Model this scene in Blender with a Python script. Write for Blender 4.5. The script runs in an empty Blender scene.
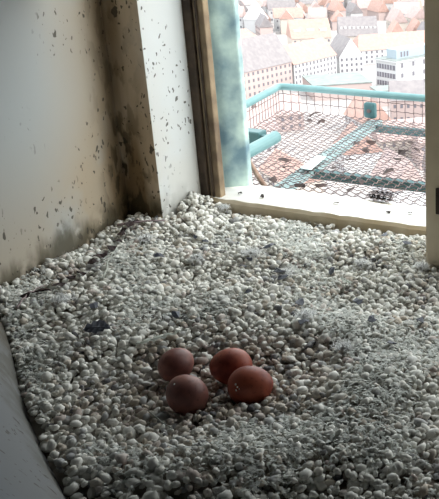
import bpy, math, random
import numpy as np
from mathutils import Vector, Matrix, Euler
random.seed(7); rng = np.random.default_rng(7)
S = bpy.context.scene
COL = S.collection
R = math.radians

# ---------------------------------------------------------------- camera
H, PITCH, YAW, F, CX, CY = 0.52, R(21.25), R(22.0), 900.0, 443.0, 249.5   # metres, radians, pixels of a 439x499 frame
cd = bpy.data.cameras.new('camera'); cam = bpy.data.objects.new('camera', cd); COL.objects.link(cam)
cam.location = (0, 0, H); cam.rotation_euler = (math.pi/2 - PITCH, 0, YAW)
cd.sensor_fit = 'AUTO'; cd.sensor_width = 36; cd.lens = F/499*36
cd.shift_x = -(CX - 219.5)/499; cd.shift_y = 0; cd.clip_start = 0.02; cd.clip_end = 9000
S.camera = cam

# ---------------------------------------------------------------- sky, sun, exposure
w = bpy.data.worlds.new('sky'); S.world = w; w.use_nodes = True
bg = w.node_tree.nodes['Background']; bg.inputs[0].default_value = (0.92, 0.975, 0.985, 1); bg.inputs[1].default_value = 1.5
sd = bpy.data.lights.new('sun', 'SUN'); sd.energy = 1.6; sd.angle = R(0.6); sd.color = (1.0, 0.93, 0.84)
sun = bpy.data.objects.new('sun', sd); COL.objects.link(sun)
sun.rotation_euler = Vector((0.76, 0.02, 0.62)).to_track_quat('Z', 'Y').to_euler()
for nm, x0, x1 in (('portal_a', -0.95, -0.50), ('portal_b', -0.40, 0.10)):      # sampling guides in the window and the added right opening
    pd = bpy.data.lights.new(nm, 'AREA'); pd.shape = 'RECTANGLE'; pd.size = x1-x0; pd.size_y = 1.68; pd.cycles.is_portal = True
    po = bpy.data.objects.new(nm, pd); COL.objects.link(po); po.location = ((x0+x1)/2, 1.34, 0.86); po.rotation_euler = (-math.pi/2, 0, 0)
vs = S.view_settings
vs.view_transform = 'Standard'; vs.look = 'None'; vs.gamma = 1; vs.use_curve_mapping = False; vs.exposure = 1.5

# ---------------------------------------------------------------- helpers
def at(u, v, z):
    """where the sight line of a photo point meets height z"""
    x, y = (u-CX)/F, (v-CY)/F
    d = Matrix.Rotation(YAW, 3, 'Z') @ Vector((x, math.cos(PITCH)-y*math.sin(PITCH), -math.sin(PITCH)-y*math.cos(PITCH)))
    return Vector((0, 0, H)) + d*((z-H)/d.z)

def project(p):
    q = Matrix.Rotation(-YAW, 3, 'Z') @ (Vector(p) - Vector((0, 0, H)))
    dep = q.y*math.cos(PITCH) - q.z*math.sin(PITCH)
    dn = -q.y*math.sin(PITCH) - q.z*math.cos(PITCH)
    return CX + F*q.x/dep, CY + F*dn/dep, dep

class MB:
    def __init__(s): s.v = []; s.f = []
    def add(s, vs_, fs):
        b = len(s.v); s.v += [tuple(p) for p in vs_]; s.f += [tuple(i+b for i in f) for f in fs]; return s
    def box(s, x0, x1, y0, y1, z0, z1):
        return s.hexa([(x0,y0,z0),(x1,y0,z0),(x1,y1,z0),(x0,y1,z0),(x0,y0,z1),(x1,y0,z1),(x1,y1,z1),(x0,y1,z1)])
    def hexa(s, p):
        return s.add(p, [(0,3,2,1),(4,5,6,7),(0,1,5,4),(1,2,6,5),(2,3,7,6),(3,0,4,7)])
    def tube(s, pts, r, n=6, cap=True):
        pts = [Vector(p) for p in pts]; rr = r if isinstance(r, (list, tuple)) else [r]*len(pts)
        vs_, fs = [], []
        up = Vector((0.03, 0.02, 1))
        for i, p in enumerate(pts):
            t = (pts[min(i+1, len(pts)-1)] - pts[max(i-1, 0)]).normalized()
            u_ = t.cross(up)
            if u_.length < 0.2: u_ = t.cross(Vector((1, 0.1, 0)))
            u_.normalize(); w_ = t.cross(u_)
            for k in range(n):
                a = 2*math.pi*k/n; vs_.append(p + (u_*math.cos(a) + w_*math.sin(a))*rr[i])
        for i in range(len(pts)-1):
            for k in range(n):
                k2 = (k+1) % n; fs.append((i*n+k, i*n+k2, (i+1)*n+k2, (i+1)*n+k))
        if cap: fs += [tuple(range(n))[::-1], tuple((len(pts)-1)*n+k for k in range(n))]
        return s.add(vs_, fs)
    def mesh(s, name, mat, smooth=False):
        me = bpy.data.meshes.new(name); me.from_pydata(s.v, [], s.f); me.update()
        if smooth: me.polygons.foreach_set('use_smooth', [True]*len(me.polygons))
        if mat: me.materials.append(mat)
        return me
    def build(s, name, mat, parent=None, smooth=False, bevel=0):
        o = link(name, s.mesh(name, mat, smooth), parent)
        if bevel:
            m = o.modifiers.new('bevel', 'BEVEL'); m.width = bevel; m.segments = 2
        return o

def link(name, data, parent=None):
    o = bpy.data.objects.new(name, data); COL.objects.link(o)
    if parent: o.parent = parent
    return o
def empty(name, loc=(0, 0, 0), rz=0):
    o = link(name, None); o.location = loc; o.rotation_euler = (0, 0, rz); o.empty_display_size = 0.02; return o
def tag(o, label=None, cat=None, group=None, kind=None):
    if label: o['label'] = label
    if cat: o['category'] = cat
    if group: o['group'] = group
    if kind: o['kind'] = kind
    return o

def mat(name, c1, c2=None, scale=20, rough=0.8, bump=0, detail=4, coord='Object', metal=0, bscale=None, spec=0.3):
    m = bpy.data.materials.new(name); m.use_nodes = True
    nt = m.node_tree; b = nt.nodes['Principled BSDF']
    b.inputs['Roughness'].default_value = rough; b.inputs['Metallic'].default_value = metal
    b.inputs['Specular IOR Level'].default_value = spec
    b.inputs['Base Color'].default_value = (*c1, 1)
    if c2 or bump:
        tc = nt.nodes.new('ShaderNodeTexCoord')
        nz = nt.nodes.new('ShaderNodeTexNoise'); nz.inputs['Scale'].default_value = scale; nz.inputs['Detail'].default_value = detail
        nt.links.new(tc.outputs[coord], nz.inputs['Vector'])
        if c2:
            r = nt.nodes.new('ShaderNodeValToRGB'); r.color_ramp.elements[0].position = 0.35; r.color_ramp.elements[1].position = 0.65
            r.color_ramp.elements[0].color = (*c1, 1); r.color_ramp.elements[1].color = (*c2, 1)
            nt.links.new(nz.outputs['Fac'], r.inputs[0]); nt.links.new(r.outputs[0], b.inputs['Base Color'])
        if bump:
            bn = nt.nodes.new('ShaderNodeBump'); bn.inputs['Strength'].default_value = bump; bn.inputs['Distance'].default_value = 0.002
            src = nz
            if bscale:
                src = nt.nodes.new('ShaderNodeTexNoise'); src.inputs['Scale'].default_value = bscale
                nt.links.new(tc.outputs[coord], src.inputs['Vector'])
            nt.links.new(src.outputs['Fac'], bn.inputs['Height']); nt.links.new(bn.outputs[0], b.inputs['Normal'])
    return m

class NT:
    """small node builder"""
    def __init__(s, m): s.nt = m.node_tree; s.b = s.nt.nodes['Principled BSDF']
    def n(s, t, **kw):
        x = s.nt.nodes.new('ShaderNode'+t)
        for k, v in kw.items(): setattr(x, k, v)
        return x
    def l(s, a, b): s.nt.links.new(a, b)
    def math(s, op, a, b=0.0, c=None, clamp=False):
        x = s.n('Math', operation=op, use_clamp=clamp)
        for i, q in enumerate((a, b, c)):
            if q is None: continue
            if isinstance(q, (int, float)): x.inputs[i].default_value = q
            else: s.l(q, x.inputs[i])
        return x.outputs[0]
    def step(s, a, lo, hi):
        x = s.n('MapRange', interpolation_type='SMOOTHSTEP'); s.l(a, x.inputs[0]); x.inputs[1].default_value = lo; x.inputs[2].default_value = hi
        return x.outputs[0]
    def noise(s, vec, scale, detail=4, stretch=None):
        x = s.n('TexNoise'); x.inputs['Scale'].default_value = scale; x.inputs['Detail'].default_value = detail
        if stretch:
            mp = s.n('Mapping'); mp.inputs['Scale'].default_value = stretch; s.l(vec, mp.inputs[0]); vec = mp.outputs[0]
        s.l(vec, x.inputs['Vector']); return x.outputs['Fac']
    def mix(s, f, a, b):
        x = s.n('Mix', data_type='RGBA')
        if isinstance(f, (int, float)): x.inputs[0].default_value = f
        else: s.l(f, x.inputs[0])
        for i, q in ((6, a), (7, b)):
            if isinstance(q, tuple): x.inputs[i].default_value = (*q, 1)
            else: s.l(q, x.inputs[i])
        return x.outputs[2]

def painted_wall(name, base, warm, brown, corner_x, corner_y, amount=1.0, flecks=0.5):
    """old white paint: brown stain by the corner and floor, dark specks"""
    m = mat(name, base, rough=0.75); t = NT(m)
    g = t.n('NewGeometry'); sp = t.n('SeparateXYZ'); t.l(g.outputs['Position'], sp.inputs[0])
    P = g.outputs['Position']
    dx = t.math('SUBTRACT', sp.outputs[0], corner_x); dy = t.math('SUBTRACT', sp.outputs[1], corner_y)
    dc = t.math('POWER', t.math('ADD', t.math('MULTIPLY', dx, dx), t.math('MULTIPLY', dy, dy)), 0.5)
    big = t.noise(P, 7, 5); fine = t.noise(P, 40, 5); streak = t.noise(P, 16, 4, (1, 1, 0.18))
    cor = t.math('SUBTRACT', 1.0, t.step(dc, 0.0, 0.26))
    low = t.math('SUBTRACT', 1.0, t.step(sp.outputs[2], 0.0, 0.26))
    warmf = t.math('MULTIPLY', t.math('ADD', t.math('MULTIPLY', cor, 0.9), t.math('MULTIPLY', low, 0.8)), t.step(big, 0.15, 0.55), clamp=True)
    col = t.mix(t.math('MULTIPLY', warmf, amount, clamp=True), base, warm)
    cor2 = t.math('SUBTRACT', 1.0, t.step(dc, 0.0, 0.085))
    br = t.math('MULTIPLY', t.math('ADD', t.math('MULTIPLY', cor2, 0.75), t.math('MULTIPLY', t.math('MULTIPLY', cor2, low), 1.0)), t.step(streak, 0.25, 0.62), clamp=True)
    col = t.mix(t.math('MULTIPLY', br, 1.0*amount, clamp=True), col, brown)
    foot = t.math('MULTIPLY', t.math('SUBTRACT', 1.0, t.step(t.math('ADD', sp.outputs[2], t.math('MULTIPLY', t.noise(P, 34, 4, (1, 1, 0.4)), -0.09)), -0.035, 0.012)), t.step(fine, 0.3, 0.5))
    col = t.mix(t.math('MULTIPLY', foot, 0.85*amount, clamp=True), col, (0.06, 0.05, 0.025))
    blot = t.math('MULTIPLY', t.step(t.noise(P, 48, 5, (1, 1, 0.45)), 0.50, 0.60), t.math('MULTIPLY', cor2, t.math('ADD', 0.35, low)), clamp=True)
    col = t.mix(t.math('MULTIPLY', blot, amount, clamp=True), col, (0.07, 0.05, 0.025))
    # specks: cells of a voronoi texture, thinned out by noise
    wob = t.n('TexNoise'); wob.inputs['Scale'].default_value = 60; t.l(P, wob.inputs['Vector'])
    pv_ = t.n('VectorMath', operation='MULTIPLY_ADD'); t.l(wob.outputs['Color'], pv_.inputs[0]); pv_.inputs[1].default_value = (0.02, 0.02, 0.02); t.l(P, pv_.inputs[2])
    spot = None
    for sc_, zz, lim in ((75, 0.45, 0.34), (150, 0.6, 0.40)):
        vo = t.n('TexVoronoi'); vo.inputs['Scale'].default_value = sc_
        mp = t.n('Mapping'); mp.inputs['Scale'].default_value = (1, 1, zz); t.l(pv_.outputs[0], mp.inputs[0]); t.l(mp.outputs[0], vo.inputs['Vector'])
        rc = t.n('SeparateColor'); t.l(vo.outputs['Color'], rc.inputs[0])
        big_ = t.math('MULTIPLY', t.math('POWER', rc.outputs[0], 3.0), lim)
        q = t.math('SUBTRACT', 1.0, t.step(t.math('SUBTRACT', vo.outputs['Distance'], big_), -0.05, 0.03))
        spot = q if spot is None else t.math('MAXIMUM', spot, q)
    dens = t.math('ADD', t.math('ADD', t.math('MULTIPLY', cor, 0.22), t.math('MULTIPLY', low, 0.13)), t.noise(P, 9, 2))
    keep = t.step(dens, 0.60-0.06*flecks, 0.68)
    col = t.mix(t.math('MULTIPLY', t.math('MULTIPLY', spot, keep), 0.85), col, (0.05, 0.042, 0.03))
    t.l(col, t.b.inputs['Base Color'])
    bp = t.n('Bump'); bp.inputs['Strength'].default_value = 0.25; bp.inputs['Distance'].default_value = 0.003; t.l(big, bp.inputs['Height']); t.l(bp.outputs[0], t.b.inputs['Normal'])
    return m

M = {}
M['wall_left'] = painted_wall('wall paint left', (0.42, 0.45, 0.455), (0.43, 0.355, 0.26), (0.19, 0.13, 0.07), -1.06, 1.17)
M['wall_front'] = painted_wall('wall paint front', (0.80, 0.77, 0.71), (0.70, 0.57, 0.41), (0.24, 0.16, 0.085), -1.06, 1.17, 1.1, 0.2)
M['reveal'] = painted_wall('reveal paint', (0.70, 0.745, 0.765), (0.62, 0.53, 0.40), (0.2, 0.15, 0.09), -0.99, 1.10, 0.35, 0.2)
M['dark_room'] = mat('dark boards', (0.10, 0.095, 0.085), (0.14, 0.13, 0.11), 8)
M['panel'] = painted_wall('curved panel paint', (0.17, 0.19, 0.215), (0.17, 0.16, 0.14), (0.1, 0.08, 0.06), -0.9, 0.75, 0.6, 0.9)
M['post'] = mat('tan weathered timber', (0.66, 0.55, 0.39), (0.76, 0.66, 0.50), 14, 0.8, 0.3)
M['wood_shaded'] = mat('shade-dark timber', (0.035, 0.025, 0.018), (0.10, 0.07, 0.05), 30, 0.7, 0.3)  # shade on the rebate and in the post slot is put into this colour
M['wood'] = mat('brown timber', (0.17, 0.12, 0.08), (0.36, 0.27, 0.17), 22, 0.8, 0.4)
M['verdigris'] = mat('weathered green copper', (0.09, 0.16, 0.20), (0.42, 0.56, 0.52), 13, 0.6, 0.2, 6)
M['sill'] = mat('chalky white sill', (0.86, 0.86, 0.83), (0.74, 0.70, 0.62), 13, 0.85, 0.4, 6)
M['dirt'] = mat('grey dust', (0.20, 0.17, 0.13), (0.34, 0.31, 0.27), 30, 0.95, 0.5)
M['down'] = mat('white down', (0.82, 0.83, 0.82), (0.7, 0.7, 0.69), 60, 0.9)
M['fluff'] = mat('dusty down', (0.70, 0.72, 0.68), (0.58, 0.59, 0.55), 30, 0.9)
M['dark_feather'] = mat('slate feather', (0.035, 0.040, 0.055), (0.13, 0.14, 0.17), 90, 0.55)
M['pale_feather'] = mat('pale feather', (0.50, 0.52, 0.46), (0.36, 0.38, 0.34), 50, 0.8)
M['remains_dark'] = mat('grey quill', (0.05, 0.045, 0.055), (0.11, 0.10, 0.11), 60, 0.8); M['remains_light'] = mat('pale quill', (0.28, 0.25, 0.25), (0.18, 0.16, 0.17), 60, 0.8)
M['twig'] = mat('twig', (0.22, 0.17, 0.18), (0.36, 0.29, 0.28), 60, 0.8)
M['dry_leaf'] = mat('dry brown leaf', (0.028, 0.02, 0.02), (0.07, 0.045, 0.042), 40, 0.8)
M['teal'] = mat('teal paint', (0.09, 0.185, 0.198), (0.12, 0.22, 0.23), 18, 0.5, 0)
M['teal_pale'] = mat('faded teal paint', (0.17, 0.25, 0.26), (0.22, 0.30, 0.31), 18, 0.6)
M['teal_dark'] = mat('dark teal paint', (0.03, 0.085, 0.095), (0.05, 0.12, 0.13), 25, 0.5)
M['wire'] = mat('rusty wire', (0.07, 0.055, 0.07), (0.13, 0.09, 0.08), 60, 0.6)
M['white_plate'] = mat('pale plate', (0.40, 0.47, 0.47), (0.34, 0.42, 0.42), 30, 0.6)
M['rust'] = mat('rusty brown iron', (0.20, 0.13, 0.10), (0.34, 0.26, 0.22), 50, 0.7)

# ---------------------------------------------------------------- the nest chamber
Z0, Z1 = -0.05, 1.80
# left wall, slightly splayed
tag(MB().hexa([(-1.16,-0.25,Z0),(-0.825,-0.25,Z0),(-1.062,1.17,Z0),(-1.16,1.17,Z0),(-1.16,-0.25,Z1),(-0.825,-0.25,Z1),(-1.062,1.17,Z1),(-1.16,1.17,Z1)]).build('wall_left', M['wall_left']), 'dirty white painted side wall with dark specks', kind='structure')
# front wall beside and around the window and an unseen right opening added for light (reveal face has its own cleaner paint)
fw = MB()
fw.box(-1.16, -0.99, 1.17, 1.30, Z0, Z1)
fw.box(-1.16, -1.02, 1.30, 1.37, Z0, Z1)
fw.box(-0.99, 0.95, 1.17, 1.30, 1.70, Z1)
fw.box(0.10, 0.95, 1.17, 1.37, Z0, 1.70)
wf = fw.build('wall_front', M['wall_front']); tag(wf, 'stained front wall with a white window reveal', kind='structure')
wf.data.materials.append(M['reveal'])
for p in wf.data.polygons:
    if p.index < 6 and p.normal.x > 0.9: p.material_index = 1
tag(MB().box(-1.16, 0.95, 1.17, 1.36, -1.6, Z0).build('wall_outside', mat('sandstone', (0.5, 0.42, 0.33), (0.4, 0.33, 0.26), 6)), 'sandstone tower wall below the opening', kind='structure')
tag(MB().box(0.95, 1.05, -0.25, 1.37, Z0, Z1).build('wall_right', M['dark_room']), 'dark board side wall', kind='structure')
tag(MB().box(-1.16, 1.05, -0.35, -0.25, Z0, Z1).build('wall_back', M['dark_room']), 'dark board back wall', kind='structure')
tag(MB().box(-1.16, 1.05, -0.35, 1.37, Z1, Z1+0.05).build('ceiling', M['dark_room']), 'dark board ceiling', kind='structure')

tag(MB().hexa([(-1.075, 1.0, 0.425), (0.95, 1.0, 0.425), (0.95, 1.05, 0.425), (-1.075, 1.05, 0.425), (-1.075, 1.0, Z1), (0.95, 1.0, Z1), (0.95, 1.05, Z1), (-1.075, 1.05, Z1)]).build('shade_board', M['dark_room']), 'unseen dark board added to shade the gravel', kind='structure')  # added out of view to cut the light on the near gravel
# window: sill, wood stop, copper strip
win = empty('window_1', (-0.75, 1.33, 0)); tag(win, 'open window with chalky white sill and weathered frame', kind='structure')
def under(o, p):
    o.parent = p; o.matrix_parent_inverse = Matrix.Translation(-Vector(p.location)); return o
sm = MB()
nx = 70
for i in range(nx+1):
    x = -1.05 + i*(1.145/nx)
    j = 0.0007*math.sin(i*1.7) + 0.0006*math.sin(i*4.1)
    for (y, z) in ((1.277+j, -0.03), (1.275+j, 0.013), (1.279+j, 0.019+j*.5), (1.33, 0.021), (1.378+j, 0.017), (1.382+j, 0.010), (1.382, -0.03)):
        sm.v.append((x, y, z))
for i in range(nx):
    for k in range(7):
        a, b2 = i*7+k, i*7+(k+1) % 7
        sm.f.append((a, a+7, b2+7, b2))
sm.f.append(tuple(range(7))); sm.f.append(tuple(nx*7+k for k in range(7))[::-1])
sill = under(sm.build('sill', M['sill']), win); sill['label'] = 'chalky white worn window sill'
# sill front is bare tan timber
sill.data.materials.append(mat('bare sill timber', (0.50, 0.40, 0.26), (0.66, 0.57, 0.43), 18, 0.85, 0.4))
for p in sill.data.polygons:
    if p.normal.y < -0.7: p.material_index = 1
o = under(MB().box(-0.992, -0.973, 1.279, 1.30, 0.0, 1.71).build('frame_rebate', M['wood_shaded'], bevel=0.002), win); o['label'] = 'timber rebate with shade in its colour'
o = under(MB().box(-0.973, -0.951, 1.284, 1.30, 0.0, 1.71).build('frame_stop', M['wood'], bevel=0.002), win); o['label'] = 'peeling brown timber stop'
o = under(MB().box(-0.9665, -0.9625, 1.281, 1.2845, 0.015, 1.71).build('frame_bead', M['wood_shaded']), win)
o = under(MB().hexa([(q[0], q[1], z) for z in (0.0, 1.71) for q in ((-1.0, 1.312), (-0.945, 1.366), (-0.945, 1.38), (-1.01, 1.38))]).build('copper_strip', M['verdigris'], bevel=0.003), win); o['label'] = 'blue-green weathered copper strip'

# post; its dark plate and screws stand in for a dark recessed slot
po = empty('wooden_post', (-0.45, 1.22, 0)); tag(po, 'tan weathered wooden post standing between the window and the added opening', 'post')
under(MB().box(-0.502, -0.40, 1.17, 1.274, -0.03, 1.70).build('shaft', M['post'], bevel=0.004), po)
o = under(MB().box(-0.4835, -0.465, 1.1665, 1.172, 0.085, 0.125).build('slot_patch', M['wood_shaded'], bevel=0.001), po); o['label'] = 'dark rectangular patch standing in for a slot'
for z in (0.093, 0.117): under(MB().tube([(-0.474, 1.1665, z), (-0.474, 1.1650, z)], 0.003, 8).build('screw', M['rust']), po)

# curved panel closing the gravel on the camera side
base = [(-1.05, .865), (-0.96, .79), (-0.87, .722), (-0.80, .665), (-0.723, .607), (-0.65, .557), (-0.583, .514), (-0.50, .465), (-0.40, .42), (-0.28, .385), (-0.12, .36), (0.14, .35), (0.302, .345)]
pm = MB(); prof = [(0.0, -0.03), (0.0, 0.0), (0.012, 0.03), (0.035, 0.07), (0.07, 0.115), (0.115, 0.16), (0.14, 0.175), (0.15, 0.168)]
for i, (x, y) in enumerate(base):
    a = Vector(base[max(i-1, 0)]); b2 = Vector(base[min(i+1, len(base)-1)]); t = (b2-a).normalized(); n = Vector((t.y, -t.x))
    if n.y > 0: n = -n
    for (q, z) in prof:
        pm.v.append((max(x+n.x*q, -1.03 if z > 0 else -1.1), y+n.y*q, z))
np_ = len(prof)
for i in range(len(base)-1):
    for k in range(np_-1): pm.f.append((i*np_+k, i*np_+k+1, (i+1)*np_+k+1, (i+1)*np_+k))
cp = pm.build('curved_panel', M['panel'], smooth=True); tag(cp, 'smooth grey curved panel edging the gravel below the side wall', 'panel')
md = cp.modifiers.new('thick', 'SOLIDIFY'); md.thickness = 0.006; md.offset = -1

# ---------------------------------------------------------------- gravel
EC = at(214, 385, 0.0)
def gz(x, y):
    r = np.hypot((x-EC.x), (y-EC.y))
    z = -0.016*np.exp(-(r/0.085)**2) + 0.013*np.exp(-((r-0.19)/0.06)**2)
    z = z + 0.028*np.exp(-(((x+0.985)/0.05)**2 + ((y-1.24)/0.045)**2))
    z = z + 0.012*np.exp(-((x+1.03-0.1*(1.17-y))/0.05)**2)
    z = z + 0.006*np.sin(x*11+1)*np.sin(y*9+2) + 0.003*np.sin(x*31+y*17) + 0.003*np.sin(y*37-x*23)
    return z
def left_edge(y): return -1.062 + np.maximum(0, 1.17-y)*(0.237/1.42)
def panel_edge(x):
    bx_, by_ = zip(*base); return np.interp(x, bx_, by_)
def inside(x, y, m=0.0):
    ok = (x > left_edge(y)+m) & (y > panel_edge(x)+m) & (x < 0.30)
    front = np.where((x > -0.988) & ((x < -0.506) | (x > -0.396)), 1.274, 1.168)
    return ok & (y < front - m)

# bed under the pebbles
fm = MB(); nxx, nyy = 60, 54
for j in range(nyy+1):
    for i in range(nxx+1):
        x = -1.08 + 1.39*i/nxx; y = 0.30 + 1.0*j/nyy
        fm.v.append((x, y, float(gz(x, y)) - 0.011))
for j in range(nyy):
    for i in range(nxx):
        a = j*(nxx+1)+i; fm.f.append((a, a+1, a+nxx+2, a+nxx+1))
tag(fm.build('floor', M['dirt'], smooth=True), 'grey dusty floor under the gravel', kind='structure')
tag(MB().box(-1.16, 1.05, -0.35, 1.30, -0.12, -0.05).build('floor_slab', M['dark_room']), 'slab under the gravel', kind='structure')

tag(MB().box(0.305, 0.33, 0.345, 1.274, -0.05, 0.06).build('kerb_board', M['wood'], bevel=0.003), 'brown timber board holding back the gravel', 'board')
# unit pebble: a cube sphere of 24 quads
lat = [-1, 0, 1]; uv = {}; PV = []; PF = []
def pv(x, y, z):
    k = (x, y, z)
    if k not in uv:
        n = np.array(k, float); uv[k] = len(PV); PV.append(n/np.linalg.norm(n))
    return uv[k]
for ax in range(3):
    for sgn in (-1, 1):
        for i in (-1, 0):
            for j in (-1, 0):
                q = []
                for (a, b2) in ((i, j), (i+1, j), (i+1, j+1), (i, j+1)):
                    c = [0, 0, 0]; c[ax] = sgn; c[(ax+1) % 3] = a; c[(ax+2) % 3] = b2; q.append(pv(*c))
                PF.append(q if sgn > 0 else q[::-1])
PV = np.array(PV); PF = np.array(PF)

def scatter(pitch, jit):
    gx, gy = np.meshgrid(np.arange(-1.07, 0.30, pitch), np.arange(0.34, 1.275, pitch))
    x = gx.ravel() + rng.uniform(-jit, jit, gx.size)*pitch; y = gy.ravel() + rng.uniform(-jit, jit, gx.size)*pitch
    k = inside(x, y, 0.002); return x[k], y[k]
x1, y1 = scatter(0.0085, 0.48); x2, y2 = scatter(0.0099, 0.5)
N1, N2 = len(x1), len(x2)
X = np.r_[x1, x2]; Y = np.r_[y1, y2]; N = N1+N2
size = np.clip(rng.lognormal(math.log(0.0049), 0.27, N), 0.0034, 0.0098)
Zc = gz(X, Y) + np.r_[rng.uniform(-0.006, -0.001, N1), rng.uniform(0.0, 0.0045, N2)]
EGGS = []   # (pixel u, v), long axis heading (world deg), roll tilt, scale
for (u, v, hd, tl, s) in ((176.5, 364.5, 85, 12, 0.87), (186.5, 394.5, 160, 14, 0.98), (231, 366.5, 215, 8, 0.97), (250.5, 385.5, 25, 6, 1.0)):
    c = at(u, v, 0.011); EGGS.append((c, hd, tl, s))
keep = np.ones(N, bool)
for c, hd, tl, s in EGGS: keep &= ~((np.hypot(X-c.x, Y-c.y) < 0.0175) & (Zc > c.z-0.022))
for c, hd, tl, s in EGGS: keep &= ~((np.hypot(X-c.x, Y-c.y) < 0.0245) & (Zc > c.z-0.013))
X, Y, Zc, size = X[keep], Y[keep], Zc[keep], size[keep]; N = len(X)
shape = np.stack([np.ones(N), rng.uniform(0.66, 0.95, N), rng.uniform(0.45, 0.72, N)], 1)*size[:, None]
yaw = rng.uniform(0, 2*math.pi, N); tx = rng.normal(0, 0.45, N); ty = rng.normal(0, 0.45, N)
def rotm(yaw, tx, ty):
    cz, sz, cx, sx, cy, sy = np.cos(yaw), np.sin(yaw), np.cos(tx), np.sin(tx), np.cos(ty), np.sin(ty); o_ = np.zeros_like(yaw); i_ = o_+1
    Rz = np.stack([np.stack([cz, -sz, o_], 1), np.stack([sz, cz, o_], 1), np.stack([o_, o_, i_], 1)], 1)
    Rx = np.stack([np.stack([i_, o_, o_], 1), np.stack([o_, cx, -sx], 1), np.stack([o_, sx, cx], 1)], 1)
    Ry = np.stack([np.stack([cy, o_, sy], 1), np.stack([o_, i_, o_], 1), np.stack([-sy, o_, cy], 1)], 1)
    return Rx @ Ry @ Rz
ROT = rotm(yaw, tx, ty)
# tone: dusty white pebbles, beige and pink ones cleaner in the scrape, a few dark
rr = np.hypot(X-EC.x, Y-EC.y); nest = np.exp(-(rr/0.13)**2)
white = np.array([0.79, 0.775, 0.72]); beige = np.array([0.56, 0.49, 0.41]); pink = np.array([0.50, 0.42, 0.38]); dark = np.array([0.12, 0.12, 0.13]); grey = np.array([0.46, 0.46, 0.46])
pal = np.array([white, beige, pink, dark, grey])
pick = rng.uniform(size=N); pn = 0.28 + 0.72*nest
idx = np.where(pick < 0.055, 3, np.where(pick < 0.14, 4, np.where(pick < 0.14+pn*0.55, 1, np.where(pick < 0.14+pn*0.8, 2, 0))))
tone = pal[idx]*rng.uniform(0.8, 1.12, N)[:, None]

mg = bpy.data.materials.new('pebble stone'); mg.use_nodes = True; t = NT(mg)
ca = t.n('Attribute', attribute_name='tone'); nz = t.n('TexNoise'); g = t.n('NewGeometry'); t.l(g.outputs['Position'], nz.inputs['Vector']); nz.inputs['Scale'].default_value = 260
cg = t.mix(t.math('MULTIPLY', t.step(nz.outputs['Fac'], 0.45, 0.7), 0.35), ca.outputs['Color'], (0.55, 0.53, 0.49))
gp_ = t.n('SeparateXYZ'); t.l(g.outputs['Position'], gp_.inputs[0])
ex = t.math('SUBTRACT', gp_.outputs[0], EC.x); ey = t.math('SUBTRACT', gp_.outputs[1], EC.y)
er = t.math('POWER', t.math('ADD', t.math('MULTIPLY', ex, ex), t.math('MULTIPLY', ey, ey)), 0.5)
dust = t.math('MULTIPLY', t.step(t.noise(g.outputs['Position'], 16, 6), 0.40, 0.60), t.step(er, 0.07, 0.15))
cg = t.mix(t.math('MULTIPLY', dust, 0.75), cg, (0.78, 0.775, 0.72))     # chalky droppings dust over the stones, swept off in the scrape
t.l(cg, t.b.inputs['Base Color'])
t.b.inputs['Roughness'].default_value = 0.85; t.b.inputs['Specular IOR Level'].default_value = 0.25

# the 300 that show largest: visible top-layer pebbles with the largest image size
cr, sr, cp_, sp_ = math.cos(YAW), math.sin(YAW), math.cos(PITCH), math.sin(PITCH)
qx = X*cr + Y*sr; qy = -X*sr + Y*cr; qz = Zc - H
dep = qy*cp_ - qz*sp_; U = CX + F*qx/dep; V = CY + F*(-qy*sp_ - qz*cp_)/dep
vis = (U > 6) & (U < 433) & (V > 200) & (V < 494) & (Zc > gz(X, Y) + 0.0005)
score = np.where(vis, size/dep, 0); order = np.argsort(-score); single = np.zeros(N, bool); single[order[:300]] = True

def add_tone(me, cols):
    a = me.color_attributes.new('tone', 'FLOAT_COLOR', 'POINT'); a.data.foreach_set('color', cols.astype(np.float32).ravel())
rest = np.where(~single)[0]
W = np.einsum('nij,nkj->nki', ROT[rest], PV[None]*shape[rest][:, None, :]*rng.uniform(0.74, 1.18, (len(rest), len(PV), 1))) + np.stack([X, Y, Zc], 1)[rest][:, None, :]
nv = len(PV)*len(rest); fc = (PF[None] + (np.arange(len(rest))*len(PV))[:, None, None]).reshape(-1, 4)
me = bpy.data.meshes.new('gravel'); me.vertices.add(nv); me.vertices.foreach_set('co', W.reshape(-1).astype(np.float32))
me.loops.add(fc.size); me.loops.foreach_set('vertex_index', fc.ravel().astype(np.int32)); me.polygons.add(len(fc))
me.polygons.foreach_set('loop_start', np.arange(0, fc.size, 4, dtype=np.int32)); me.polygons.foreach_set('use_smooth', np.ones(len(fc), bool))
me.update(calc_edges=True); me.materials.append(mg)
add_tone(me, np.repeat(np.c_[tone[rest], np.ones(len(rest))], len(PV), 0))
tag(link('gravel', me), 'bed of small pale gravel covering the chamber floor', 'gravel', kind='stuff')
variants = {}
for k in order[:300]:
    key = (int(idx[k]), random.randrange(3))
    if key not in variants:
        mb = bpy.data.meshes.new('pebble'); vv = PV*rng.uniform(0.74, 1.18, (len(PV), 1))*np.array([1, 0.8, 0.6])
        mb.from_pydata(vv.tolist(), [], PF.tolist()); mb.polygons.foreach_set('use_smooth', [True]*len(PF)); mb.materials.append(mg)
        add_tone(mb, np.tile(np.r_[pal[key[0]]*random.uniform(.85, 1.1), 1], (len(PV), 1))); variants[key] = mb
    o = link('pebble', variants[key]); o.location = (X[k], Y[k], Zc[k]); o.scale = [float(size[k])]*3
    o.rotation_euler = Matrix(ROT[k].tolist()).to_euler()
    nm = ('pale dusty', 'beige', 'pinkish', 'dark', 'grey')[idx[k]]
    tag(o, f'{nm} rounded pebble lying on top of the nest gravel', 'pebble', f'{nm} pebbles on top of the gravel')

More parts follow.
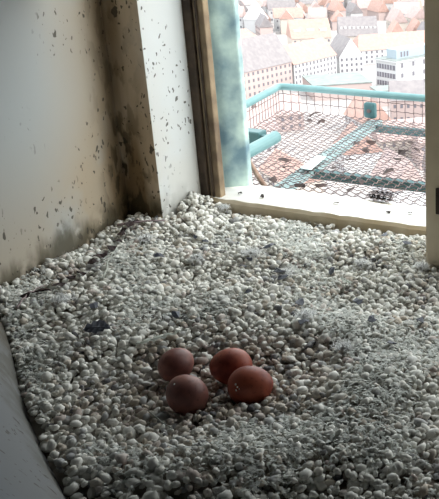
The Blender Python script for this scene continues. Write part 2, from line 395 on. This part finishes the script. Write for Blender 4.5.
# ---------------------------------------------------------------- eggs
def shell(name, c1, c2, c3):
  me_m = bpy.data.materials.new(name); me_m.use_nodes = True; t = NT(me_m)
  tc = t.n('TexCoord'); oi = t.n('ObjectInfo'); P = tc.outputs['Object']
  va = t.n('VectorMath', operation='ADD'); t.l(P, va.inputs[0]); t.l(oi.outputs['Random'], va.inputs[1]); P = va.outputs[0]
  big = t.noise(P, 45, 5); sm_ = t.noise(P, 260, 3)
  c = t.mix(t.step(big, 0.35, 0.68), c1, c2)
  c = t.mix(t.math('MULTIPLY', t.step(sm_, 0.58, 0.72), 0.55), c, c3)
  t.l(c, t.b.inputs['Base Color']); t.b.inputs['Roughness'].default_value = 0.5; t.b.inputs['Specular IOR Level'].default_value = 0.35
  return me_m
def egg_mesh():
    m = MB(); n, rows = 28, 18
    for i in range(rows+1):
        a = math.pi*i/rows; x = math.cos(a); r = math.sin(a)*(1 - 0.10*x)
        for k in range(n): m.v.append((0.0256*x, 0.0224*r*math.cos(2*math.pi*k/n), 0.0224*r*math.sin(2*math.pi*k/n)))
    for i in range(rows):
        for k in range(n): m.f.append((i*n+k, (i+1)*n+k, (i+1)*n+(k+1) % n, i*n+(k+1) % n))
    return m
MRED = shell('red egg shell', (0.36, 0.085, 0.045), (0.20, 0.04, 0.028), (0.11, 0.025, 0.02)); MBRN = shell('brown egg shell', (0.27, 0.105, 0.08), (0.155, 0.058, 0.05), (0.09, 0.032, 0.03))
mred, mbrn = egg_mesh().mesh('egg', MRED, True), egg_mesh().mesh('egg', MBRN, True)
EL = ['smaller reddish brown egg partly hidden behind the dull brown egg', 'dull dark brown egg in front of the smaller egg', 'brick red egg tucked behind the orange-red egg', 'orange-red egg with a pale scratch lying in the scrape']
for k, ((c, hd, tl, s), lb) in enumerate(zip(EGGS, EL)):
    o = link('egg', mbrn if k < 2 else mred); o.location = c; o.rotation_euler = (0, R(-tl), R(hd)); o.scale = [s]*3
    tag(o, lb, 'egg', 'falcon eggs in the scrape')
    for (ku, kv, ks) in {1: [(174, 384, .0011)], 3: [(236.5, 384.5, .0014), (238, 387, .0011), (237, 390, .0012), (239.5, 389, .0008)]}.get(k, []):
        dr = (at(ku, kv, -1) - Vector((0, 0, H))).normalized(); oc = Vector((0, 0, H)) - c; bq = oc.dot(dr); disc = bq*bq - oc.length_squared + (0.0226*s)**2
        if disc < 0: continue
        inv = o.matrix_basis.inverted(); hit = inv @ (Vector((0, 0, H)) + dr*(-bq - math.sqrt(disc)))
        sc_ = 1/math.sqrt((hit.x/0.0256)**2 + (hit.y/0.0224)**2 + (hit.z/0.0224)**2); hit = hit*sc_*(1.0 + 0.10*abs(hit.x)/0.0256*(1 if hit.x < 0 else -0.8)); n_ = hit.normalized()
        sp = MB(); sp.v = [tuple(hit + (Vector(q) - n_*0.75*Vector(q).dot(n_))*ks) for q in PV.tolist()]; sp.f = [tuple(int(i) for i in f) for f in PF]
        q_ = sp.build('shell_fleck', M['sill'], o, smooth=True); q_['label'] = 'pale chalky fleck on the shell'

# ---------------------------------------------------------------- down, feathers and litter in the chamber
def strand(m, p, d, length, width, droop, segs=3):
    d = Vector(d).normalized(); side = d.cross(Vector((0, 0, 1)));
    if side.length < 0.1: side = Vector((1, 0, 0))
    side = side.normalized()*width; b = len(m.v); q = Vector(p)
    bend = Vector((random.uniform(-1, 1), random.uniform(-1, 1), -droop))
    for i in range(segs+1):
        f = i/segs; wd = side*(1-f*0.8)
        m.v.append(tuple(q-wd)); m.v.append(tuple(q+wd))
        d = (d + bend*(0.9/segs)).normalized(); q = q + d*(length/segs)
    for i in range(segs): m.f.append((b+2*i, b+2*i+1, b+2*i+3, b+2*i+2))
fl = MB()
def cover(x, y):
    s = math.sin(x*13+2*math.sin(y*7))*math.sin(y*15+1.3*math.sin(x*9)) + 0.5*math.sin(x*37+y*29)
    r = math.hypot(x-EC.x, y-EC.y)
    return s + 1.1*math.exp(-((r-0.19)/0.07)**2) - 2.5*math.exp(-(r/0.11)**2)
tries = 0
while len(fl.v) < 8*34000 and tries < 150000:
    tries += 1
    x = random.uniform(-1.05, -0.1); y = random.uniform(0.45, 1.27)
    if not inside(np.float64(x), np.float64(y), 0.008) or cover(x, y) - max(0, 0.68-y)*6 < random.uniform(0.0, 1.2): continue
    z = float(gz(x, y)) + random.uniform(0.003, 0.0075); a = random.uniform(0, 6.28)
    for q in range(4):
        a2 = a + random.uniform(-0.9, 0.9)
        strand(fl, (x, y, z), (math.cos(a2), math.sin(a2), random.uniform(-0.1, 0.25)), random.uniform(0.004, 0.010), 0.0008, 0.9)
tag(fl.build('down_fluff', M['fluff'], smooth=True), 'matted grey-white down and dust lying over the gravel', 'down', kind='stuff')

def tuft(u, v, s, label):
    p = at(u, v, 0.008); p.z = float(gz(p.x, p.y)) + 0.009
    m = MB()
    for i in range(260):
        a = random.uniform(0, 6.28); e = random.uniform(0.0, 1.3)
        strand(m, (random.gauss(0, .3*s), random.gauss(0, .3*s), random.uniform(-.1, .1)*s), (math.cos(a)*math.cos(e), math.sin(a)*math.cos(e), math.sin(e)), s*random.uniform(0.35, 0.85), 0.0006, 1.3, 5)
    o = m.build('down_tuft', M['down'], smooth=True); o.location = p; tag(o, label, 'down', 'loose tufts of down on the gravel'); return o
for (u, v, s, l) in ((252, 258, .020, 'large white down tuft beside a dark feather scrap, midway to the sill'), (285, 272, .016, 'white down tuft touching a black feather scrap on the gravel'),
        (224, 208, .013, 'small white down tuft against the tan sill front'), (423, 263, .015, 'white down tuft at the foot of the wooden post'),
        (305, 320, .017, 'pale down tuft lying between the eggs and the post'), (146, 240, .016, 'white down tuft near the purple twig by the reveal'),
        (197, 261, .014, 'pale down tuft on the open gravel behind the eggs'), (362, 262, .016, 'pale down tuft on gravel before the window litter'),
        (344, 350, .015, 'greyish down tuft on the shaded gravel right of the eggs'), (60, 300, .016, 'dusty down tuft beside the left wall foot')):
    tuft(u, v, s, l)

def feather_mesh(L, Wd, mt, curl=0.3, n=14):
    """a shaft with two barbed vanes"""
    m = MB(); sh = MB(); pts = []
    for i in range(n+1):
        f = i/n; pts.append(Vector((L*f, 0.10*L*math.sin(f*2.2)*curl, 0.12*L*f*f*curl + 0.001)))
    sh.tube(pts, [0.0009*(1-0.8*i/n) for i in range(n+1)], 5)
    for sg in (-1, 1):
        b = len(m.v)
        for i in range(n+1):
            f = i/n; wd = Wd*math.sin(math.pi*min(1, f*0.93+0.09))**0.7*(1 if sg > 0 else 0.65)*(0.9+0.2*random.random())
            p = pts[i]; m.v.append(tuple(p)); m.v.append((p.x-0.35*wd, p.y+sg*wd, p.z-0.15*wd+0.002*math.sin(i*2.2)))
        for i in range(n):
            q = (b+2*i, b+2*i+1, b+2*i+3, b+2*i+2); m.f.append(q if sg < 0 else q[::-1])
    return m, sh
def feather(u, v, L, Wd, head, mt, label, curl=0.5, name='feather', z=None, tilt=0):
    p = at(u, v, 0.008); p.z = (float(gz(p.x, p.y)) + 0.0105) if z is None else z
    e = empty(name, p, R(head)); e.rotation_euler.x = R(tilt); tag(e, label, 'feather')
    m, sh = feather_mesh(L, Wd, mt, curl); m.build('vane', mt, e, smooth=True); sh.build('shaft', mt, e, smooth=True); return e
feather(87, 340, 0.036, 0.0125, 8, M['dark_feather'], 'curled slate-black feather lying on the gravel left of the eggs', 0.8, tilt=24)
feather(137, 349, 0.062, 0.0065, 55, M['pale_feather'], 'long pale feather lying beside the smaller egg', 0.3)
feather(352, 285, 0.03, 0.005, 150, M['pale_feather'], 'short pale feather on the bright gravel near the post', 0.5)

def scrap(name, p, s, mt, label, cat, group=None):
    """crumpled thin flake with a little thickness"""
    m = MB(); n = 7; ring = [(math.cos(6.283*k/n)*s*random.uniform(.6, 1.1), math.sin(6.283*k/n)*s*random.uniform(.35, .7), random.uniform(-.15, .45)*s) for k in range(n)]
    th = 0.0008 if s < 0.03 else s*0.04
    top = ring + [(0, 0, s*0.35)]; bot = [(a, b2, c2-th) for a, b2, c2 in top]
    m.add(top+bot, [(k, (k+1) % n, n) for k in range(n)] + [((k+1) % n + n+1, k+n+1, 2*n+1) for k in range(n)] + [(k, k+n+1, (k+1) % n+n+1, (k+1) % n) for k in range(n)])
    o = m.build(name, mt); o.location = p; o.rotation_euler = (random.uniform(-.3, .3), random.uniform(-.3, .3), random.uniform(0, 6.28))
    return tag(o, label, cat, group)
for (u, v) in ((283, 280), (280, 273), (250, 264), (249, 302), (304, 327), (243, 270), (270, 252), (332, 268), (300, 305), (384, 240), (407, 246), (358, 300), (392, 352), (372, 330), (195, 236), (205, 240), (176, 320), (160, 262), (95, 310), (420, 322)):
    p = at(u, v, 0.008); p.z = float(gz(p.x, p.y)) + 0.0095
    scrap('feather_scrap', p, random.uniform(.006, .012), M['dark_feather'], 'small black feather scrap caught among the pale gravel', 'feather scrap', 'black feather scraps in the gravel')
def twig(pts, r, mt, label, name='twig', cat='twig'):
    c = Vector(pts[0]); q = []
    for a, b2 in zip(pts[:-1], pts[1:]):
        for k in range(4): q.append(Vector(a).lerp(Vector(b2), k/4) + Vector((random.gauss(0, .0008), random.gauss(0, .0008), random.gauss(0, .0006))))
    q.append(Vector(pts[-1])); m = MB().tube([p-c for p in q], [r*(1-.5*i/len(q)) for i in range(len(q))], 6)
    o = m.build(name, mt, smooth=True); o.location = c; return tag(o, label, cat)
def gp(u, v, dz=0.008):
    p = at(u, v, 0.006); p.z = float(gz(p.x, p.y)) + dz; return p
twig([gp(118, 233, .010), gp(140, 231, .011), gp(166, 227, .010)], 0.0022, M['twig'], 'purple-grey twig lying along the foot of the stained front wall')
twig([gp(103, 281, .008), gp(110, 266, .013), gp(118, 256, .016)], 0.0013, M['pale_feather'], 'pale straw leaning on the left wall', 'straw', 'straw')
twig([gp(17, 312, .008), gp(30, 300, .012), gp(46, 291, .014)], 0.0014, M['twig'], 'thin brown straw along the left wall foot', 'straw', 'straw')
twig([gp(150, 412, .007), gp(172, 430, .008)], 0.0009, M['pale_feather'], 'thin pale straw in front of the dull brown egg', 'straw', 'straw')
# crumbs of mortar heaped against the reveal
for i in range(26):
    u, v = random.gauss(196, 7), random.gauss(212, 6)
    p = at(u, v, 0.03); p.x = max(p.x, -0.975); p.y = min(p.y, 1.262); p.z = float(gz(p.x, p.y)) + 0.007
    s = random.uniform(.004, .0075); m = MB()
    m.v = [tuple(np.array(q)*s*random.uniform(.7, 1.2)) for q in PV]; m.f = [tuple(int(k) for k in f) for f in PF]
    o = m.build('mortar_crumb', M['sill']); o.location = p
    tag(o, 'cream mortar crumb heaped where reveal meets sill', 'mortar crumb', 'mortar crumbs by the reveal')
for (u, v) in ((125, 228), (118, 236), (112, 243), (104, 250), (92, 258), (80, 266), (70, 270), (58, 276), (40, 285), (25, 292), (130, 224), (137, 222), (121, 231), (98, 252)):
    p = at(u, v, 0.02); p.x = max(p.x, float(left_edge(p.y)) + 0.012); p.z = float(gz(p.x, p.y)) + 0.008
    scrap('leaf_scrap', p, random.uniform(.008, .014), M['dry_leaf'], 'dark brown leaf scrap at the foot of the side wall', 'leaf scrap', 'leaf scraps along the side wall foot')
# litter on the sill
e = empty('prey_remains', at(370, 197, 0.021), R(-4)); e.location.z = 0.021
tag(e, 'flattened dark grey feather remains lying on the white sill', 'remains')
for i in range(9):
    m, sh = feather_mesh(0.058+random.uniform(-.014, .006), 0.0085, None, 0.35)
    mt_ = M['remains_dark'] if i % 3 else M['remains_light']
    v_ = m.build('quill_vane', mt_, e, smooth=True); s_ = sh.build('quill', M['remains_light'], e, smooth=True)
    lo = (random.uniform(-.004, .006), (i % 5-2)*0.0045, 0.002+0.0022*(i//2)); ro = (R(random.uniform(-25, 25)), 0, R(random.uniform(-14, 14)))
    for q in (v_, s_): q.location = lo; q.rotation_euler = ro
for (u, v) in ((240, 194), (388, 213), (336, 204), (410, 214), (262, 197)):
    p = at(u, v, 0.021); p.z = 0.0225
    scrap('litter_flake', p, .006, M['dry_leaf'], 'small brown flake lying on the white sill', 'litter', 'brown flakes on the sill')

# ---------------------------------------------------------------- wire landing tray outside
TY0, TY1, TX1, RZ = 1.388, 2.03, 0.30, 0.062
def tleft(y): return -1.158 - (y-1.40)*(0.126/0.63)
tray = empty('landing_tray', (-0.6, 1.7, 0)); tag(tray, 'teal-railed wire mesh landing tray outside the sill', 'wire tray')
def crimp(a, b2, r, amp, pitch, n=5):
    a, b2 = Vector(a), Vector(b2); L = (b2-a).length; k = max(2, int(L/pitch*2)); pts = []
    vert = abs((b2-a).normalized().z) > 0.8
    for i in range(k+1):
        p = a.lerp(b2, i/k); s = amp if i % 2 else -amp
        if vert: p.y += s
        else: p.z += s
        pts.append(p)
    return MB().tube(pts, r, n)
WR = 0.0009; PX, PY = 0.0235, 0.0195
def wire(m): return under(m.build('wire', M['wire'], smooth=True), tray)
ys = np.arange(TY0+0.006, TY1, PY)
for y in ys: wire(crimp((tleft(y), y, 0), (TX1, y, 0), WR, 0.0022, PX))
xs = np.arange(-1.275, TX1, PX)
for x in xs:
    y0 = TY0
    if x < -1.158: y0 = 1.40 + (-1.158-x)*(0.63/0.126)
    if TY1-y0 > 0.02: wire(crimp((x, y0, 0.0005), (x, TY1, 0.0005), WR, 0.0022, PY))
for x in xs: wire(crimp((x, TY1, 0.0), (x, TY1, RZ), WR, 0.0012, PX))
for z in (0.022, 0.043): wire(crimp((tleft(TY1), TY1, z), (TX1, TY1, z), WR, 0.001, PX))
for y in ys: wire(MB().tube([(tleft(y), y, 0), (tleft(y), y, RZ)], WR, 5))
for z in (0.022, 0.043): wire(MB().tube([(tleft(TY0), TY0, z), (tleft(TY1), TY1, z)], WR, 5))
c0 = Vector((tleft(TY1), TY1, RZ))
rail = [Vector((tleft(TY0), TY0, RZ))]
rail += [Vector((tleft(1.99), 1.99, RZ)), c0+Vector((0.001, -0.014, 0)), c0+Vector((0.006, -0.004, 0)), c0+Vector((0.016, 0, 0)), c0+Vector((0.05, 0.001, 0)), Vector((TX1, TY1, RZ))]
o = under(MB().tube(rail, 0.0092, 12).build('rail', M['teal'], smooth=True), tray); o['label'] = 'teal tubular rail'
def bar(x0, y0, x1, y1, wd, z0, z1, mt, name='support_bar'):
    a, b2 = Vector((x0, y0)), Vector((x1, y1)); t = (b2-a).normalized(); n = Vector((-t.y, t.x))*wd/2
    p = [a-n, b2-n, b2+n, a+n]; vs_ = [(q.x, q.y, z0) for q in p]+[(q.x, q.y, z1) for q in p]
    return under(MB().hexa(vs_).build(name, mt), tray)
bar(-0.915, 1.388, -1.005, 2.03, 0.036, -0.014, -0.004, M['teal_pale'])
bar(-0.94, 1.575, TX1, 1.575, 0.018, -0.022, -0.005, M['teal_dark'])
bar(-0.995, 1.985, TX1, 1.985, 0.016, -0.022, -0.005, M['teal_dark'])
bar(tleft(1.42), 1.405, TX1, 1.405, 0.022, -0.022, -0.005, M['teal_dark'])
o = under(MB().hexa([tuple(at(u, v, z)) for z in (0.0035, 0.0065) for (u, v) in ((300, 168), (311, 170), (327, 156.5), (317, 155))]).build('fixing_plate', M['white_plate']), tray); o['label'] = 'pale metal plate'
o = under(MB().box(-1.028, -0.995, 2.005, 2.022, 0.004, 0.044).build('clamp', M['teal_dark'], bevel=0.006), tray); o['label'] = 'dark teal clamp block'
under(MB().tube([(-1.0115, 2.0052, 0.024), (-1.0115, 2.002, 0.024)], 0.005, 10).build('bolt', M['wire']), o)
# short bracket pipe beside the copper strip with its box, and a leaning rusty rod
bk = empty('bracket_pipe', (-0.973, 1.40, 0.06)); tag(bk, 'short teal pipe sticking out from the wall beside the copper strip', 'pipe')
o = under(MB().tube([(-0.972, 1.376, 0.068), (-0.974, 1.50, 0.074), (-0.975, 1.515, 0.075)], 0.0125, 14).build('pipe', M['teal'], smooth=False), bk)
under(MB().box(-1.06, -1.005, 1.50, 1.53, 0.058, 0.084).build('socket_box', M['teal_dark'], bevel=0.003), bk)
under(MB().box(-1.03, -0.975, 1.503, 1.513, 0.062, 0.078).build('tie_bar', M['teal_dark']), bk)
rd = MB().tube([Vector((-0.966, 1.402, 0.056)), Vector((-0.958, 1.412, 0.028)), Vector((-0.945, 1.418, 0.002))], [0.0042, 0.005, 0.0055], 8)
tag(rd.build('iron_rod', M['rust'], smooth=True), 'rusty brown rod leaning below the teal pipe', 'rod')
# dry litter caught on the mesh
for (u, v, s) in ((310, 121, .013), (315, 114, .015), (321, 122, .010), (356, 144, .014), (366, 150, .012), (350, 160, .011), (372, 142, .012), (404, 152, .015), (411, 143, .013), (398, 160, .012), (416, 150, .012), (283, 160, .016), (288, 168, .012), (273, 180, .014), (388, 172, .013), (345, 178, .012), (322, 186, .013), (362, 182, .012), (300, 186, .014), (278, 190, .012), (333, 168, .01), (352, 190, .012)):
    p = at(u, v, 0.008); p.z = 0.0075
    scrap('dry_leaf', p, s*1.15, M['dry_leaf'], 'crumpled dark brown dry leaf caught on the wire mesh', 'dry leaf', 'dry leaves on the wire tray')

# ---------------------------------------------------------------- the old town below
G = -90.0
cm = {}; RECTS = []
cm['white'] = mat('white render', (0.41, 0.41, 0.42)); cm['cream'] = mat('cream render', (0.39, 0.35, 0.32)); cm['pinkw'] = mat('pink render', (0.35, 0.28, 0.27))
cm['orange'] = mat('orange tiles', (0.295, 0.19, 0.165), (0.335, 0.225, 0.195), 0.6, coord='Object'); cm['grey'] = mat('grey slates', (0.165, 0.152, 0.16), (0.205, 0.188, 0.192), 0.5)
cm['pink'] = mat('faded tiles', (0.29, 0.22, 0.212), (0.33, 0.26, 0.25), 0.5); cm['flat'] = mat('grey-green flat roof', (0.15, 0.172, 0.168), (0.19, 0.21, 0.205), 0.3)
cm['glass'] = mat('window glass', (0.13, 0.125, 0.145), rough=0.35); cm['frame'] = mat('window frame', (0.4, 0.4, 0.42)); cm['steel'] = mat('blue-grey panel', (0.26, 0.31, 0.35))
gm = MB(); gm.add([(-5000, 100, G), (5000, 100, G), (5000, 7000, G), (-5000, 7000, G)], [(0, 1, 2, 3)])
tag(gm.build('ground', mat('town streets', (0.26, 0.24, 0.237), (0.32, 0.295, 0.29), 0.02)), 'pale streets of the town far below', kind='structure')
wmesh = {}
def window_mesh(w_, h_):
    k = (round(w_, 2), round(h_, 2))
    if k not in wmesh: wmesh[k] = MB().box(-w_/2, w_/2, -0.12, 0.06, -h_/2, h_/2).mesh('window', cm['glass'])
    return wmesh[k]
def building(name, label, p0, p1, depth, eave, roof, wall, rmat, ridge='x', win=None, side=None, hip=0, group=None, dormers=0, cat='house', wsize=(1.1, 1.5)):
    """front base line p0 to p1 on the ground; the block runs back from it"""
    a, b2 = Vector(p0), Vector(p1); a.z = b2.z = G; L = (b2-a).length; d = (b2-a)/L
    e = empty(name, a, math.atan2(d.y, d.x)); tag(e, label, cat, group)
    nb = Vector((-d.y, d.x, 0)); RECTS.append(rect(a - d*1.3 - nb*1.3, b2 + d*1.3 - nb*1.3, depth+2.6))
    MB().box(0, L, 0, depth, 0, eave).build('wall', cm[wall], e)
    ov = 0.5
    if roof > 0:
        m = MB()
        if ridge == 'x':
            h = hip*depth/2
            m.add([(-ov, -ov, eave), (L+ov, -ov, eave), (L+ov, depth+ov, eave), (-ov, depth+ov, eave), (-ov+h, depth/2, eave+roof), (L+ov-h, depth/2, eave+roof)],
                  [(0, 1, 5, 4), (2, 3, 4, 5), (1, 2, 5), (3, 0, 4), (3, 2, 1, 0)])
        else:
            m.add([(-ov, 0.4, eave-.3), (L+ov, 0.4, eave-.3), (L+ov, depth+ov, eave-.3), (-ov, depth+ov, eave-.3), (L/2, 0.4, eave+roof), (L/2, depth+ov, eave+roof)],
                  [(0, 4, 5, 3), (1, 2, 5, 4), (0, 1, 4), (2, 3, 5), (3, 2, 1, 0)])
            MB().add([(0, 0, eave), (L, 0, eave), (L/2, 0, eave+roof-.2), (0, 0.5, eave), (L, 0.5, eave), (L/2, 0.5, eave+roof-.2)], [(0, 1, 2), (5, 4, 3), (0, 2, 5, 3), (1, 4, 5, 2)]).build('gable', cm[wall], e)
        rf = m.build('roof', cm[rmat], e)
        for k in range(dormers):
            x = L*(k+0.5)/dormers; q = 0.35
            MB().box(x-L/dormers*.28, x+L/dormers*.28, depth*q/2, depth*q/2+2.2, eave+roof*q*0.9, eave+roof*q+1.6).build('dormer', cm['white'], rf)
    else:
        rf = MB().box(-0.3, L+0.3, -0.3, depth+0.3, eave, eave+0.5).build('roof', cm[rmat], e)
    if win:
        rows, cols = win
        for r_ in range(rows):
            for c_ in range(cols):
                o = link('window', window_mesh(*wsize), e); o.location = (L*(c_+0.5)/cols, 0, eave*(r_+0.55)/rows)
    if side:
        rows, cols, xs_ = side
        for r_ in range(rows):
            for c_ in range(cols):
                o = link('window', window_mesh(*wsize), e); o.location = (0 if xs_ < 0 else L, depth*(c_+0.5)/cols, eave*(r_+0.55)/rows); o.rotation_euler = (0, 0, -math.pi/2 if xs_ < 0 else math.pi/2)
    return e

def rect(a, b2, depth):
    a, b2 = Vector(a).to_2d(), Vector(b2).to_2d(); n = Vector((-(b2-a).y, (b2-a).x)).normalized()*depth; return [a, b2, b2+n, a+n]
def clash(r1, r2):
    for r in (r1, r2):
        for i in range(2):
            ax = r[i+1]-r[i]; p = [q.dot(ax) for q in r1]; o2 = [q.dot(ax) for q in r2]
            if max(p) <= min(o2) or max(o2) <= min(p): return False
    return True
def ag(u, v): return at(u, v, G)
b = building('town_house', 'long terrace with a big grey roof and rows of small windows', ag(218, 107), ag(293, 87), 20, 13, 14, 'pinkw', 'grey', win=(4, 16))
b = building('town_house', 'long terrace with an orange roof joined to the grey-roofed terrace', ag(295, 86), ag(337, 75), 18, 11, 9, 'white', 'orange', win=(4, 12))
b = building('town_house', 'white gabled house with a steep grey roof', ag(340, 74), ag(364, 72), 22, 9, 10, 'white', 'grey', ridge='y', win=(3, 5))
of = building('office_block', 'white flat-roofed office block with long bands of windows', ag(397, 92), ag(440, 83), 15, 15, 0, 'white', 'flat', win=(3, 4), cat='building', wsize=(1.6, 2.2))
Lf = (ag(440, 83)-ag(397, 92)).length
for r_ in range(3):
    MB().box(-0.15, 0.05, 1.0, 14.0, 2.2+r_*4.2, 4.6+r_*4.2).build('window_band', cm['glass'], of)
    for k in range(6): MB().box(-0.25, 0.0, 2.8+k*1.9, 3.1+k*1.9, 2.2+r_*4.2, 4.6+r_*4.2).build('mullion', cm['frame'], of)
MB().box(4, Lf-1, 4, 11, 15.5, 20).build('penthouse', cm['steel'], of); MB().box(-0.6, Lf+.4, -.6, 15.4, 14.4, 15.2).build('parapet', cm['white'], of)
for k in range(3): MB().box(7+k*2.2, 8.2+k*2.2, 3.9, 4.1, 16.2, 18.8).build('window', cm['glass'], of)
building('town_house', 'pale house with a broad orange roof behind the office block', ag(359, 65), ag(440, 58), 18, 8, 8, 'white', 'orange', win=(3, 16), hip=0.5)
building('town_house', 'long grey-roofed hall with a row of white dormers', ag(340, 41), ag(378, 40), 22, 3, 12, 'cream', 'grey', dormers=9)
building('town_house', 'low building with a large grey-green flat roof', ag(314, 101), ag(372, 97), 28, 7, 0, 'pinkw', 'flat', cat='building')
building('town_house', 'low flat-roofed annex beside the office block', ag(378, 107), ag(442, 102), 12, 7, 0, 'pinkw', 'flat', cat='building')
building('town_house', 'house with a hipped orange roof above the grey-roofed terrace', ag(236, 56), ag(266, 50), 18, 5, 9, 'cream', 'orange', hip=0.9, win=(1, 6))
building('town_house', 'tall gabled house with a long orange roof and dark dormer windows', ag(293, 52), ag(332, 50), 20, 8, 11, 'cream', 'orange', win=(2, 7), dormers=3)
building('town_house', 'white turreted house with a pale pyramid roof', ag(257, 33), ag(269, 31), 12, 9, 13, 'white', 'white', hip=1.0, win=(2, 3))
# the many other houses, far ones small
kinds = [('orange', 'far house with an orange tiled gable roof'), ('pink', 'far house with a faded pink tiled roof'), ('grey', 'far house with a dull grey slate roof')]
random.seed(21)
def rnd_house(u, v, big):
    k = random.choices((0, 1, 2), (4, 4, 3))[0]; rm, lb = kinds[k]
    p = ag(u, v); a = random.choice((0.9, 0.75, -0.7, 0.5, -0.95)) + random.uniform(-.15, .15); L = random.uniform(14, 28)*big
    q = p + Vector((math.cos(a), math.sin(a), 0))*L
    dp = random.uniform(11, 16)*big
    if any(clash(rect(p, q, dp), r) for r in RECTS): return
    lb2 = lb if v < 60 or u < 215 else lb.replace('far house', 'house seen through the wire mesh')
    building('town_house', lb2, p, q, dp, random.uniform(6, 11), random.uniform(6, 9), random.choice(('white', 'cream', 'pinkw', 'white')), rm, win=(2, 5) if v > 20 else None, group=lb2 + 's')
v = -14
while v < 50:
    u = 165 + random.uniform(0, 10)
    while u < 445:
        busy = (v > 34 and 205 < u < 380) or (20 < v < 44 and 335 < u < 384) or (v > 28 and 285 < u < 335) or v > 44
        if not busy: rnd_house(u, v+random.uniform(-1.5, 1.5), 0.8)
        u += random.uniform(5, 9)
    v += 3.2
for (u, v) in ((180, 66), (200, 78), (176, 90), (205, 100), (185, 112), (165, 128), (200, 135), (180, 155), (210, 165), (190, 185), (232, 128), (262, 134), (300, 128), (345, 130), (392, 126), (425, 132), (246, 160), (290, 158), (335, 165), (380, 160), (420, 170), (262, 195), (318, 200), (372, 202), (430, 208)):
    rnd_house(u, v, 0.95)
